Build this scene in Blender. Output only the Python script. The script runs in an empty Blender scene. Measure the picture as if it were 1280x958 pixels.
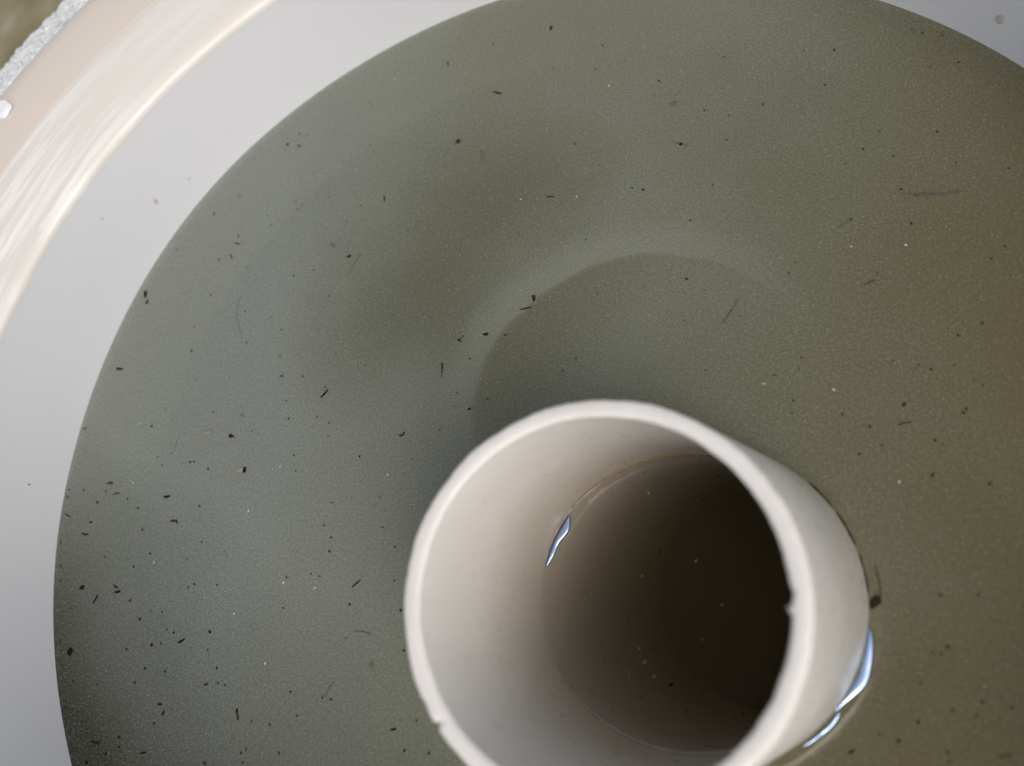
import bpy, bmesh, math, random
from mathutils import Vector, Matrix, noise

S = bpy.context.scene
COL = S.collection
R_ = math.radians
rnd = random.Random(7)

# ------------------------------------------------------------------ camera
cam_d = bpy.data.cameras.new("camera")
cam = bpy.data.objects.new("camera", cam_d)
COL.objects.link(cam)
RT = ((0.9580981543729108, -0.09456134369783989, -0.2703813582059257),
      (0.0, -0.9439368485500114, 0.3301260758399328),
      (-0.28644009249269226, -0.3162931839726112, -0.9043841524403476))
H_CAM = 0.28289
m = Matrix.Identity(4)
for i in range(3):
    m[i][0] = RT[i][0]; m[i][1] = -RT[i][1]; m[i][2] = -RT[i][2]
m[2][3] = H_CAM
cam.matrix_world = m
cam_d.sensor_width = 36.0
cam_d.lens = 36.0 * 961 / 1280
cam_d.clip_start = 0.01
cam_d.clip_end = 500
cam_d.dof.use_dof = True
cam_d.dof.focus_distance = 0.315
cam_d.dof.aperture_fstop = 4.6
S.camera = cam

# ------------------------------------------------------------------ light
SUN_DIR = Vector((0.55, -0.69, 1.0)).normalized()      # towards the sun
elev = math.asin(SUN_DIR.z)
az = math.atan2(SUN_DIR.x, SUN_DIR.y)
W = bpy.data.worlds.new("World"); S.world = W; W.use_nodes = True
wn = W.node_tree.nodes; wl = W.node_tree.links
bg = wn["Background"]
sky = wn.new("ShaderNodeTexSky"); sky.sky_type = 'NISHITA'; sky.sun_disc = False
sky.sun_elevation = elev; sky.sun_rotation = az
sky.air_density = 1.0; sky.dust_density = 4.0; sky.ozone_density = 1.0
hsv = wn.new("ShaderNodeHueSaturation"); hsv.inputs['Saturation'].default_value = 0.42     # thin cloud
wl.new(sky.outputs[0], hsv.inputs['Color']); wl.new(hsv.outputs[0], bg.inputs[0]); bg.inputs[1].default_value = 0.15
sun_d = bpy.data.lights.new("sun", 'SUN'); sun_d.energy = 0.5; sun_d.angle = R_(36)
sun_d.color = (1.0, 0.93, 0.84)
sun = bpy.data.objects.new("sun", sun_d); COL.objects.link(sun)
sun.rotation_euler = (-SUN_DIR).to_track_quat('-Z', 'Y').to_euler()
sun.location = SUN_DIR * 5
S.view_settings.view_transform = 'Standard'
S.view_settings.look = 'None'
S.view_settings.gamma = 1.0
S.view_settings.exposure = 0.13
S.view_settings.use_curve_mapping = False
S.cycles.volume_bounces = 6
S.cycles.max_bounces = 14
S.cycles.transparent_max_bounces = 16
S.cycles.sample_clamp_indirect = 6.0

# ------------------------------------------------------------------ helpers
def link(name, me, mat, parent=None, **props):
    o = bpy.data.objects.new(name, me)
    COL.objects.link(o)
    if mat is not None and not me.materials:
        me.materials.append(mat)
    if parent is not None:
        o.parent = parent
    for k, v in props.items():
        o[k] = v
    return o

def mesh(name, verts, faces, smooth=True):
    me = bpy.data.meshes.new(name)
    me.from_pydata([tuple(v) for v in verts], [], faces)
    me.update()
    if smooth:
        me.polygons.foreach_set("use_smooth", [True] * len(me.polygons))
    return me

def empty(name, loc, label, cat, group=None):
    o = bpy.data.objects.new(name, None); COL.objects.link(o)
    o.location = loc; o.empty_display_size = 0.02
    o["label"] = label; o["category"] = cat
    if group: o["group"] = group
    return o

class NT:
    """small wrapper to write node materials"""
    def __init__(s, name):
        s.m = bpy.data.materials.new(name); s.m.use_nodes = True
        s.n = s.m.node_tree.nodes; s.l = s.m.node_tree.links
        s.n.clear(); s.out = s.n.new("ShaderNodeOutputMaterial")
    def add(s, t, **kw):
        n = s.n.new(t)
        for k, v in kw.items():
            if hasattr(n, k) and not isinstance(v, (tuple, list)) or k in ('operation', 'data_type', 'blend_type'):
                try: setattr(n, k, v); continue
                except Exception: pass
            n.inputs[k].default_value = v
        return n
    def link(s, a, b): s.l.new(a, b)
    def coord(s, scale=(1, 1, 1)):
        g = s.n.new("ShaderNodeNewGeometry")
        mp = s.n.new("ShaderNodeMapping"); mp.inputs['Scale'].default_value = scale
        s.link(g.outputs['Position'], mp.inputs['Vector'])
        return mp.outputs[0]
    def noise(s, vec, scale, detail=4, rough=0.55, dist=0.0):
        n = s.n.new("ShaderNodeTexNoise")
        n.inputs['Scale'].default_value = scale; n.inputs['Detail'].default_value = detail
        n.inputs['Roughness'].default_value = rough; n.inputs['Distortion'].default_value = dist
        s.link(vec, n.inputs['Vector'])
        return n.outputs['Fac']
    def ramp(s, fac, stops):
        r = s.n.new("ShaderNodeValToRGB")
        e = r.color_ramp.elements
        while len(e) < len(stops): e.new(0.5)
        for el, (p, c) in zip(e, stops):
            el.position = p; el.color = (c, c, c, 1) if isinstance(c, (int, float)) else (*c, 1)
        s.link(fac, r.inputs[0]); return r.outputs[0]
    def mixc(s, fac, a, b, bt='MIX'):
        x = s.n.new("ShaderNodeMix"); x.data_type = 'RGBA'; x.blend_type = bt
        for v, i in ((fac, 0), (a, 6), (b, 7)):
            if hasattr(v, 'is_output'): s.link(v, x.inputs[i])
            elif i == 0: x.inputs[0].default_value = v
            else: x.inputs[i].default_value = (*v, 1)
        return x.outputs[2]
    def math(s, op, a, b=None, clamp=False):
        x = s.n.new("ShaderNodeMath"); x.operation = op; x.use_clamp = clamp
        for i, v in enumerate((a, b)):
            if v is None: continue
            if hasattr(v, 'is_output'): s.link(v, x.inputs[i])
            else: x.inputs[i].default_value = v
        return x.outputs[0]
    def bsdf(s, color, rough=0.5, spec=0.5, metallic=0.0, bump=None, bstr=0.2, bdist=0.001, **kw):
        b = s.n.new("ShaderNodeBsdfPrincipled")
        if hasattr(color, 'is_output'): s.link(color, b.inputs['Base Color'])
        else: b.inputs['Base Color'].default_value = (*color, 1)
        if hasattr(rough, 'is_output'): s.link(rough, b.inputs['Roughness'])
        else: b.inputs['Roughness'].default_value = rough
        b.inputs['Specular IOR Level'].default_value = spec
        b.inputs['Metallic'].default_value = metallic
        for k, v in kw.items(): b.inputs[k].default_value = v
        if bump is not None:
            bp = s.n.new("ShaderNodeBump"); bp.inputs['Strength'].default_value = bstr
            bp.inputs['Distance'].default_value = bdist
            s.link(bump, bp.inputs['Height']); s.link(bp.outputs[0], b.inputs['Normal'])
        return b
    def done(s, surf=None, vol=None):
        if surf is not None: s.link(surf, s.out.inputs['Surface'])
        if vol is not None: s.link(vol, s.out.inputs['Volume'])
        return s.m

# ------------------------------------------------------------------ dimensions (metres)
BC = Vector((-0.07017, 0.07232, 0.0)); RB = 0.23296          # basin centre and water-line radius
PB = Vector((-0.02006, 0.01867, 0.0))                        # pipe axis where it meets the water
AX = Vector((-0.30405, -0.06255, 1.0)).normalized()          # leaning pipe axis
PL = 0.07436; RO = 0.055; RI = 0.0501; WT = RO - RI
RN = Vector((-0.06523, -0.02171, 1.0)).normalized()          # normal of the saw cut
PTOP = PB + AX * PL
PU = Vector((1, 0, 0)); PU = (PU - AX * PU.dot(AX)).normalized(); PV = AX.cross(PU)
DEPTH = 0.150
PT_END = -(DEPTH - 0.004) / AX.z

# ------------------------------------------------------------------ materials
def plastic(name, base, tint, rough, streak=False):
    t = NT(name)
    v = t.coord()
    big = t.ramp(t.noise(v, 9, 3), [(0.35, 0.0), (0.7, 1.0)])
    c = t.mixc(big, base, tint)
    fine = t.noise(v, 140, 5, 0.6)
    specks = t.ramp(t.noise(v, 420, 2, 0.5), [(0.70, 0.0), (0.80, 0.35)])
    c = t.mixc(specks, c, (0.55, 0.50, 0.45))
    rr = t.ramp(fine, [(0.3, rough * 0.75), (0.7, rough * 1.25)])
    b = t.bsdf(c, rr, bump=fine, bstr=0.12, bdist=0.0006)
    return t.done(b.outputs[0])

M_WALL = plastic("basin_white_plastic", (0.635, 0.637, 0.648), (0.615, 0.618, 0.63), 0.42)
M_FLANGE = plastic("basin_aged_plastic", (0.70, 0.61, 0.53), (0.66, 0.59, 0.50), 0.5)

def lip_mat():
    t = NT("basin_lip_sheen_plastic")
    g = t.n.new("ShaderNodeTexCoord")
    # highlight streaks painted round the rim: polar coordinates about the basin axis
    sep = t.n.new("ShaderNodeSeparateXYZ"); t.link(g.outputs['Object'], sep.inputs[0])
    ang = t.math('ARCTAN2', sep.outputs[1], sep.outputs[0])
    rad = t.math('SQRT', t.math('ADD', t.math('MULTIPLY', sep.outputs[0], sep.outputs[0]), t.math('MULTIPLY', sep.outputs[1], sep.outputs[1])))
    cmb = t.n.new("ShaderNodeCombineXYZ")
    t.link(t.math('MULTIPLY', ang, 1.1), cmb.inputs[0]); t.link(t.math('MULTIPLY', rad, 70.0), cmb.inputs[1])
    st = t.noise(cmb.outputs[0], 3.2, 4, 0.6)
    fine = t.noise(t.coord(), 160, 4)
    sheen_mask = t.ramp(t.math('ADD', t.math('MULTIPLY', ang, 2.2), -5.2), [(0.0, 0.25), (0.5, 1.0)])      # highlights painted whiter on one stretch
    c = t.mixc(t.math('MULTIPLY', t.ramp(st, [(0.45, 0.0), (0.62, 1.0)]), sheen_mask), (0.66, 0.62, 0.565), (0.80, 0.775, 0.745))
    rr = t.ramp(st, [(0.3, 0.5), (0.68, 0.2)])
    b = t.bsdf(c, rr, bump=st, bstr=0.12, bdist=0.0008)
    return t.done(b.outputs[0])
M_LIP = lip_mat()

def pipe_mat():
    t = NT("pipe_white_pvc")
    v = t.coord()
    fine = t.noise(v, 170, 5, 0.6)
    big = t.ramp(t.noise(v, 22, 3), [(0.35, 0.0), (0.7, 1.0)])
    c = t.mixc(big, (0.68, 0.65, 0.605), (0.63, 0.60, 0.555))
    # tide stain, with the weaker light low down painted in: brown film that gets thicker towards the water line, in uneven bands
    sep = t.n.new("ShaderNodeSeparateXYZ"); t.link(v, sep.inputs[0])
    z = t.math('ADD', sep.outputs[2], t.math('MULTIPLY', t.math('SUBTRACT', t.noise(v, 30, 4), 0.5), 0.022))
    band = t.ramp(t.math('MULTIPLY', z, 14.0), [(0.0, 0.72), (0.25, 0.5), (0.58, 0.12), (0.9, 0.0)])
    c = t.mixc(band, c, (0.34, 0.285, 0.195))
    # shading of the outer right side, painted in as grey
    gr = t.ramp(t.math('ADD', t.math('MULTIPLY', sep.outputs[0], 28.0), t.math('MULTIPLY', t.noise(v, 35, 4), 0.5)), [(0.55, 0.0), (1.5, 1.0)])
    c = t.mixc(t.math('MULTIPLY', gr, 0.7), c, (0.40, 0.385, 0.35))
    rr = t.ramp(fine, [(0.3, 0.24), (0.7, 0.42)])
    b = t.bsdf(c, rr, bump=fine, bstr=0.12, bdist=0.0005)
    return t.done(b.outputs[0])
M_PIPE = pipe_mat()

def cut_mat():
    t = NT("pipe_saw_cut")
    v = t.coord()
    n1 = t.noise(v, 420, 4, 0.65)
    c = t.mixc(t.ramp(t.noise(v, 45, 4), [(0.4, 0.0), (0.7, 1.0)]), (0.74, 0.705, 0.66), (0.70, 0.655, 0.605))
    b = t.bsdf(c, 0.55, bump=n1, bstr=0.3, bdist=0.0006)
    return t.done(b.outputs[0])
M_CUT = cut_mat()

def water_mat(name, albedo, density, film_lo, film_gain, patches, gloss=1.0):
    t = NT(name)
    v = t.coord()
    # dust film: fibres and grains lying in the surface
    f1 = t.noise(v, 860, 3, 0.65)
    f2 = t.noise(v, 1500, 2, 0.6)
    grain = t.math('ADD', t.math('MULTIPLY', t.ramp(f1, [(0.42, 0.0), (0.72, 1.0)]), 0.5), t.math('MULTIPLY', t.ramp(f2, [(0.45, 0.0), (0.75, 1.0)]), 0.7))
    patch = t.noise(v, 11, 3, 0.5)
    film = t.math('MULTIPLY', t.math('MULTIPLY', grain, film_gain), t.ramp(patch, [(0.3, 0.8), (0.7, 1.2)]))
    film = t.math('ADD', film, film_lo, True)
    col = t.mixc(t.ramp(patch, [(0.3, 0.0), (0.7, 1.0)]), (0.196, 0.204, 0.146), (0.220, 0.226, 0.170))
    if patches:
        # reflections and shade painted in: brown right, pale sky sheen left, dark lower left
        sep = t.n.new("ShaderNodeSeparateXYZ"); t.link(v, sep.inputs[0])
        wob = t.math('MULTIPLY', t.math('SUBTRACT', t.noise(v, 8, 4), 0.5), 0.16)
        gx = t.math('ADD', t.math('SUBTRACT', sep.outputs[0], t.math('MULTIPLY', sep.outputs[1], 0.35)), wob)
        brown = t.ramp(t.math('ADD', t.math('MULTIPLY', gx, 5.5), 0.52), [(0.0, 0.0), (1.0, 1.0)])
        col = t.mixc(t.math('MULTIPLY', brown, 0.95), col, (0.126, 0.098, 0.028))
        lx = t.math('ADD', t.math('MULTIPLY', sep.outputs[0], -6.0), t.math('ADD', t.math('MULTIPLY', wob, 5.0), -0.62))
        col = t.mixc(t.math('MULTIPLY', t.ramp(lx, [(0.0, 0.0), (0.6, 1.0)]), 0.8), col, (0.262, 0.290, 0.262))
        mud = t.math('ADD', t.math('MULTIPLY', sep.outputs[0], -4.0), t.math('ADD', t.math('MULTIPLY', sep.outputs[1], -6.0), t.math('ADD', t.math('MULTIPLY', wob, 3.0), -0.52)))  # lower-left shade painted into the water colour
        mud = t.ramp(mud, [(0.0, 0.0), (0.25, 0.36), (0.75, 1.0)])
        col = t.mixc(t.math('MULTIPLY', mud, 0.96), col, (0.022, 0.020, 0.012))
        film = t.math('ADD', film, t.math('MULTIPLY', mud, 0.25), True)
        dx = t.math('ADD', sep.outputs[0], -ARC_C[0]); dy = t.math('ADD', sep.outputs[1], -ARC_C[1])
        rad = t.math('SQRT', t.math('ADD', t.math('MULTIPLY', dx, dx), t.math('MULTIPLY', dy, dy)))
        rad = t.math('ADD', rad, t.math('MULTIPLY', t.math('SUBTRACT', t.noise(v, 24, 2), 0.5), 0.010))
        ring = t.ramp(t.math('MULTIPLY', t.math('ADD', rad, -ARC_R), 1 / ARC_W), [(0.0, 0.0), (0.05, 1.0), (0.45, 0.9), (1.0, 0.0)])
        side = t.ramp(t.math('ADD', t.math('MULTIPLY', t.math('SUBTRACT', dy, dx), 9.0), -0.30), [(0.0, 0.0), (0.7, 1.0)])
        side2 = t.ramp(t.math('ADD', t.math('MULTIPLY', dy, 14.0), 0.35), [(0.0, 0.0), (1.0, 1.0)])
        ring = t.math('MULTIPLY', t.math('MULTIPLY', ring, side2), t.math('SUBTRACT', 1.0, t.math('MULTIPLY', dx, 15.0, True), True))
        col = t.mixc(t.math('MULTIPLY', ring, 0.8), col, (0.268, 0.270, 0.212))  # pale reflected arc painted into the colour
        # soft dark shade patches painted into the film colour
        for cx, cy, kx, ky, cc, st in SHADE_PATCHES:
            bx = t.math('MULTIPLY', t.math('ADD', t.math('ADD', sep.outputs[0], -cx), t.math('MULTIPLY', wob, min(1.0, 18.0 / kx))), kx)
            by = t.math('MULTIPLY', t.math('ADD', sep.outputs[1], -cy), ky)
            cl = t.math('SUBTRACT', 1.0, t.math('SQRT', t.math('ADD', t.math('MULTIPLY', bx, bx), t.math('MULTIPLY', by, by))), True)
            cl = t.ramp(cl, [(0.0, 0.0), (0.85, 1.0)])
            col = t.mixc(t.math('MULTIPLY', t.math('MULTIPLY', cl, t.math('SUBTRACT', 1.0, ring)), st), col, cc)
        # brown shade painted inside the pale arc
        inr = t.ramp(t.math('MULTIPLY', t.math('ADD', rad, -ARC_R), -60.0), [(0.0, 0.0), (0.12, 0.8), (1.0, 1.0)])
        col = t.mixc(t.math('MULTIPLY', t.math('MULTIPLY', inr, side), 0.7), col, (0.125, 0.102, 0.034))
    lo = t.mixc(0.17, col, (0.0, 0.0, 0.0)); hi = t.mixc(0.09, col, (0.55, 0.55, 0.50))
    col = t.mixc(t.ramp(grain, [(0.05, 0.0), (0.8, 1.0)]), lo, hi)
    tr = t.n.new("ShaderNodeBsdfTransparent")
    gl = t.n.new("ShaderNodeBsdfGlossy"); gl.inputs['Roughness'].default_value = 0.03
    fr = t.n.new("ShaderNodeFresnel"); fr.inputs['IOR'].default_value = 1.333
    df = t.n.new("ShaderNodeBsdfDiffuse"); t.link(col, df.inputs[0])
    m1 = t.n.new("ShaderNodeMixShader"); t.link(film, m1.inputs[0]); t.link(tr.outputs[0], m1.inputs[1]); t.link(df.outputs[0], m1.inputs[2])
    m2 = t.n.new("ShaderNodeMixShader")
    if gloss < 1.0:      # mirroring cut on the flat water in place of a dark reflection, full on the meniscus
        sp = t.n.new("ShaderNodeSeparateXYZ"); t.link(v, sp.inputs[0])
        gfac = t.ramp(t.math('MULTIPLY', t.math('ADD', sp.outputs[2], 0.0006), 400.0), [(0.05, gloss), (0.8, 1.0)])
    else: gfac = 1.0
    t.link(t.math('MULTIPLY', fr.outputs[0], gfac), m2.inputs[0])
    t.link(m1.outputs[0], m2.inputs[1]); t.link(gl.outputs[0], m2.inputs[2])
    vol = t.n.new("ShaderNodeVolumePrincipled")
    vol.inputs['Color'].default_value = albedo
    vol.inputs['Density'].default_value = density
    return t.done(m2.outputs[0], vol.outputs[0])
SHADE_PATCHES = [(-0.140, 0.148, 17.0, 16.0, (0.108, 0.106, 0.064), 0.65), (-0.102, 0.192, 15.0, 18.0, (0.108, 0.106, 0.064), 0.6), (0.082, -0.006, 15.0, 14.0, (0.080, 0.068, 0.020), 0.65)]
ARC_C = (-0.0336, 0.0846); ARC_R = 0.0690; ARC_W = 0.0180
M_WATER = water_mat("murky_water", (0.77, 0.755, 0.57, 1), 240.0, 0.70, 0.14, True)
M_PIPEWATER = water_mat("brown_pipe_water", (0.40, 0.31, 0.145, 1), 6.5, 0.0, 0.002, False, 0.2)

def simple(name, col, rough=0.6, var=0.35, scale=900, metallic=0.0, spec=0.4):
    t = NT(name)
    n = t.noise(t.coord(), scale, 3)
    c = t.mixc(n, tuple(x * (1 - var) for x in col), tuple(min(1, x * (1 + var)) for x in col))
    return t.done(t.bsdf(c, rough, spec, metallic).outputs[0])
M_BLACK = simple("debris_black", (0.008, 0.007, 0.005), 0.8, spec=0.08)
M_DARK = simple("debris_dark_brown", (0.022, 0.014, 0.008), 0.8, spec=0.1)
M_RUST = simple("debris_red_brown", (0.045, 0.016, 0.010), 0.8, spec=0.1)
M_BROWN = simple("debris_brown", (0.13, 0.10, 0.06))
M_TAN = simple("debris_tan", (0.26, 0.22, 0.15))
M_HAIR = simple("debris_hair", (0.075, 0.068, 0.048))
M_PALE = simple("fleck_pale", (0.42, 0.42, 0.37))
M_FIBRE = simple("fibre_grey", (0.25, 0.258, 0.22))
M_GRIT = simple("grit_grey_brown", (0.075, 0.068, 0.05))
M_SMUDGE = simple("mud_pinkish", (0.47, 0.41, 0.385), scale=300)

def foil_mat():
    t = NT("crinkled_silver_foil")
    v = t.coord()
    n = t.noise(v, 300, 4, 0.65)
    c = t.mixc(t.ramp(t.noise(v, 420, 3, 0.6, 1.5), [(0.36, 0.0), (0.5, 1.0)]), (0.42, 0.43, 0.41), (0.86, 0.87, 0.84))
    b = t.bsdf(c, 0.38, 0.5, 0.25, bump=n, bstr=0.5, bdist=0.001)
    return t.done(b.outputs[0])
M_FOIL = foil_mat()

def ground_mat():
    t = NT("olive_earth")
    v = t.coord()
    n = t.noise(v, 26, 6, 0.6)
    c = t.ramp(n, [(0.3, (0.16, 0.135, 0.075)), (0.55, (0.26, 0.23, 0.14)), (0.75, (0.36, 0.33, 0.25))])
    b = t.bsdf(c, 0.9, 0.2, bump=t.noise(v, 180, 5), bstr=0.6, bdist=0.004)
    return t.done(b.outputs[0])
M_GROUND = ground_mat()

# ------------------------------------------------------------------ ground
gz = -DEPTH - 0.006
gv, gf = [], []
NG = 48
for j in range(NG + 1):
    for i in range(NG + 1):
        u = (i / NG * 2 - 1); w_ = (j / NG * 2 - 1)
        x = math.copysign(abs(u) ** 3, u) * 60; y = math.copysign(abs(w_) ** 3, w_) * 60
        gv.append((x, y, gz + 0.004 * noise.noise((x * 6, y * 6, 0)) - 0.004))
for j in range(NG):
    for i in range(NG):
        a = j * (NG + 1) + i
        gf.append((a, a + 1, a + NG + 2, a + NG + 1))
link("ground", mesh("ground", gv, gf), M_GROUND, kind="structure")

# ------------------------------------------------------------------ basin
def lathe(profile, n=256, wob=0.0, seed=0.0, closed=False):
    vs, fs = [], []
    k = len(profile)
    for i in range(n):
        a = 2 * math.pi * i / n
        ca, sa = math.cos(a), math.sin(a)
        dr = wob * (noise.noise((ca * 1.3, sa * 1.3, seed)))
        for r, z in profile:
            rr = r + (dr if r > 0.01 else 0)
            vs.append((rr * ca, rr * sa, z))
    for i in range(n):
        j = (i + 1) % n
        for q in range(k - 1):
            fs.append((i * k + q, j * k + q, j * k + q + 1, i * k + q + 1))
        if closed:
            fs.append((i * k + k - 1, j * k + k - 1, j * k, i * k))
    return vs, fs

basin = empty("basin", BC + Vector((0, 0, -DEPTH)), "large round white plastic basin with a wide rim, full of murky water", "basin")
OFF = DEPTH      # parts are modelled about the basin base
def P(pr): return [(r, z + OFF) for r, z in pr]
wall_prof = P([(0.0005, -0.150), (0.10, -0.150), (0.205, -0.150), (0.216, -0.147), (0.223, -0.139), (0.2260, -0.128),
               (0.2290, -0.07), (0.23296, 0.0), (0.2344, 0.025), (0.2353, 0.046), (0.2356, 0.0515), (0.23563, 0.0526), (0.23565, 0.0529), (0.23570, 0.0530)])
outer_prof = P([(0.2420, 0.046), (0.2385, -0.02), (0.2320, -0.148), (0.229, -0.154), (0.222, -0.156), (0.0005, -0.156)])
vs, fs = lathe(wall_prof, 256, 0.0012, 3.1); vs2, fs2 = lathe(outer_prof, 256, 0.0012, 3.1)
fs2 = [tuple(i + len(vs) for i in f) for f in fs2]
k1, k2 = len(wall_prof), len(outer_prof)
bridge = [(i * k1 + k1 - 1, ((i + 1) % 256) * k1 + k1 - 1, len(vs) + ((i + 1) % 256) * k2, len(vs) + i * k2) for i in range(256)]
link("wall", mesh("basin_wall", vs + vs2, fs + fs2 + bridge), M_WALL, basin)
lip_prof = P([(0.23553, 0.0517), (0.23557, 0.0530), (0.2361, 0.0542), (0.2372, 0.0552), (0.2388, 0.0560), (0.2408, 0.0567), (0.2430, 0.0573), (0.2490, 0.0589), (0.2560, 0.0608),
              (0.2620, 0.0623), (0.2660, 0.0632), (0.2685, 0.0637), (0.2700, 0.06385), (0.2706, 0.0638)])
vs, fs = lathe(lip_prof, 320, 0.0012, 3.1)
link("lip", mesh("basin_lip", vs, fs), M_LIP, basin)
fl_prof = P([(0.2690, 0.0630), (0.2700, 0.06375), (0.2725, 0.0639), (0.2850, 0.0641), (0.3000, 0.0635), (0.3090, 0.0626), (0.3130, 0.0608),
             (0.3145, 0.0580), (0.3147, 0.0520), (0.3147, 0.0480), (0.3115, 0.0480)])
vs, fs = lathe(fl_prof, 320, 0.0012, 3.1)
link("flange", mesh("basin_flange", vs, fs), M_FLANGE, basin)

# crinkled foil collar round the outside of the flange
FN, FK = 1500, 22
vs, fs = [], []
for i in range(FN):
    a = 2 * math.pi * i / FN
    ca, sa = math.cos(a), math.sin(a)
    edge = 0.0030 * noise.noise((ca * 22, sa * 22, 5)) + 0.0016 * noise.noise((ca * 120, sa * 120, 9))
    for q in range(FK):
        s = q / (FK - 1)
        r = 0.3150 + s * (0.0335 + edge)
        z = 0.0560 - 0.004 * s - 0.010 * max(0, s - 0.8) * 3
        amp = 0.0003 + 0.0006 * min(1, s * 5)
        x, y = r * ca, r * sa
        d = noise.noise((x * 330, y * 330, 1.7)) * amp + noise.noise((x * 800, y * 800, 4.2)) * amp * 0.6
        # folds running along the rim near the flange
        d += 0.0016 * max(0.15, 1 - 1.6 * s) * noise.noise((a * 70, s * 22, 2.0))
        vs.append((x + 0.0006 * noise.noise((x * 500, y * 500, 8)), y + 0.0006 * noise.noise((x * 500, y * 500, 11)), z + d))
for i in range(FN):
    j = (i + 1) % FN
    for q in range(FK - 1):
        fs.append((i * FK + q, j * FK + q, j * FK + q + 1, i * FK + q + 1))
fm = mesh("foil_collar", vs, fs, smooth=False)
fo = link("foil_collar", fm, M_FOIL, label="crinkled silver foil wrapped round the outside of the basin's rim", category="foil")
fo.location = BC
sm = fo.modifiers.new("thickness", 'SOLIDIFY'); sm.thickness = 0.0004; sm.offset = -1

# ------------------------------------------------------------------ pipe
def pipe_pt(phi, t, r): return PB + AX * t + (PU * math.cos(phi) + PV * math.sin(phi)) * r
def t_cut(phi, r):
    """axial position of the slanted saw cut at this angle"""
    rad = (PU * math.cos(phi) + PV * math.sin(phi)) * r
    return (PTOP - PB - rad).dot(RN) / AX.dot(RN)
def phi_of(x, y):
    d = Vector((x, y, 0)) - PB; d = d - AX * d.dot(AX) + AX * 0
    d = (Vector((x, y, PTOP.z)) - PTOP)
    return math.atan2(d.dot(PV), d.dot(PU))
PHI_BURR = phi_of(0.00914, 0.00912); PHI_NOTCH = phi_of(-0.08355, -0.01655)
def gauss(phi, c, w):
    d = (phi - c + math.pi) % (2 * math.pi) - math.pi
    return math.exp(-(d / w) ** 2)
NP = 384
pipe = empty("pipe", PB + AX * PT_END, "leaning white plastic pipe with a rough saw-cut top, standing open in the basin", "pipe")
inv = pipe.location.copy()
def edge_wob(phi, seed):
    c, s = math.cos(phi), math.sin(phi)
    return 0.00035 * noise.noise((c * 3, s * 3, seed)) + 0.00022 * noise.noise((c * 11, s * 11, seed)) + 0.00012 * noise.noise((c * 34, s * 34, seed))
ro_phi = [RO + edge_wob(2 * math.pi * i / NP, 2.0) * 1.3 - 0.0013 * gauss(2 * math.pi * i / NP, PHI_NOTCH, 0.012)
          - 0.0005 * gauss(2 * math.pi * i / NP, PHI_NOTCH - 0.13, 0.03) for i in range(NP)]
ri_phi = [RI + edge_wob(2 * math.pi * i / NP, 7.0) * 0.8 + 0.0006 * gauss(2 * math.pi * i / NP, PHI_BURR + 0.10, 0.03) for i in range(NP)]
vs, fs = [], []
ts = [0.0012, 0.004, 0.010, 0.02, 0.035, 0.055, 0.08]
prof = []
for i in range(NP):
    ph = 2 * math.pi * i / NP
    ring = []
    # inside from the bottom up, then outside down; top edge stays open under the cut face
    ring.append(pipe_pt(ph, PT_END, RI))
    ring.append(pipe_pt(ph, -0.06, RI))
    ring.append(pipe_pt(ph, -0.02, RI))
    for d in reversed(ts): ring.append(pipe_pt(ph, t_cut(ph, RI) - d, RI if d > 0.008 else RI + (ri_phi[i] - RI) * (1 - d / 0.008)))
    for d in ts: ring.append(pipe_pt(ph, t_cut(ph, RO) - d, RO if d > 0.008 else RO + (ro_phi[i] - RO) * (1 - d / 0.008)))
    ring.append(pipe_pt(ph, -0.02, RO)); ring.append(pipe_pt(ph, -0.06, RO)); ring.append(pipe_pt(ph, PT_END, RO))
    vs += [v - inv for v in ring]
kk = len(ring)
for i in range(NP):
    j = (i + 1) % NP
    for q in range(kk):
        if q == 2 + len(ts): continue
        q2 = (q + 1) % kk
        fs.append((i * kk + q, j * kk + q, j * kk + q2, i * kk + q2))
me = mesh("tube", vs, fs)
tube = link("tube", me, M_PIPE, pipe)
# cut face: a slightly rounded ring sitting on the tube
vs, fs = [], []
cp = [(0.0, -0.0014), (0.0, -0.0007), (0.10, -0.00022), (0.24, 0.0), (0.5, 0.00012), (0.76, 0.0), (0.90, -0.00025), (1.0, -0.0008), (1.0, -0.0014)]
for i in range(NP):
    ph = 2 * math.pi * i / NP
    for s, dz in cp:
        r = ri_phi[i] + (ro_phi[i] - ri_phi[i]) * s
        r += (-0.00003 if s == 0 else 0.00003 if s == 1 else 0)
        c_, s_ = math.cos(ph), math.sin(ph)
        dz2 = dz + 0.00016 * noise.noise((c_ * 40, s_ * 40, s * 3)) - 0.0007 * gauss(ph, PHI_NOTCH, 0.014) * s
        vs.append(pipe_pt(ph, t_cut(ph, r) + dz2, r) - inv)
kc = len(cp)
for i in range(NP):
    j = (i + 1) % NP
    for q in range(kc - 1):
        fs.append((i * kc + q, j * kc + q, j * kc + q + 1, i * kc + q + 1))
link("cut_rim", mesh("cut_rim", vs, fs), M_CUT, pipe)
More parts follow.
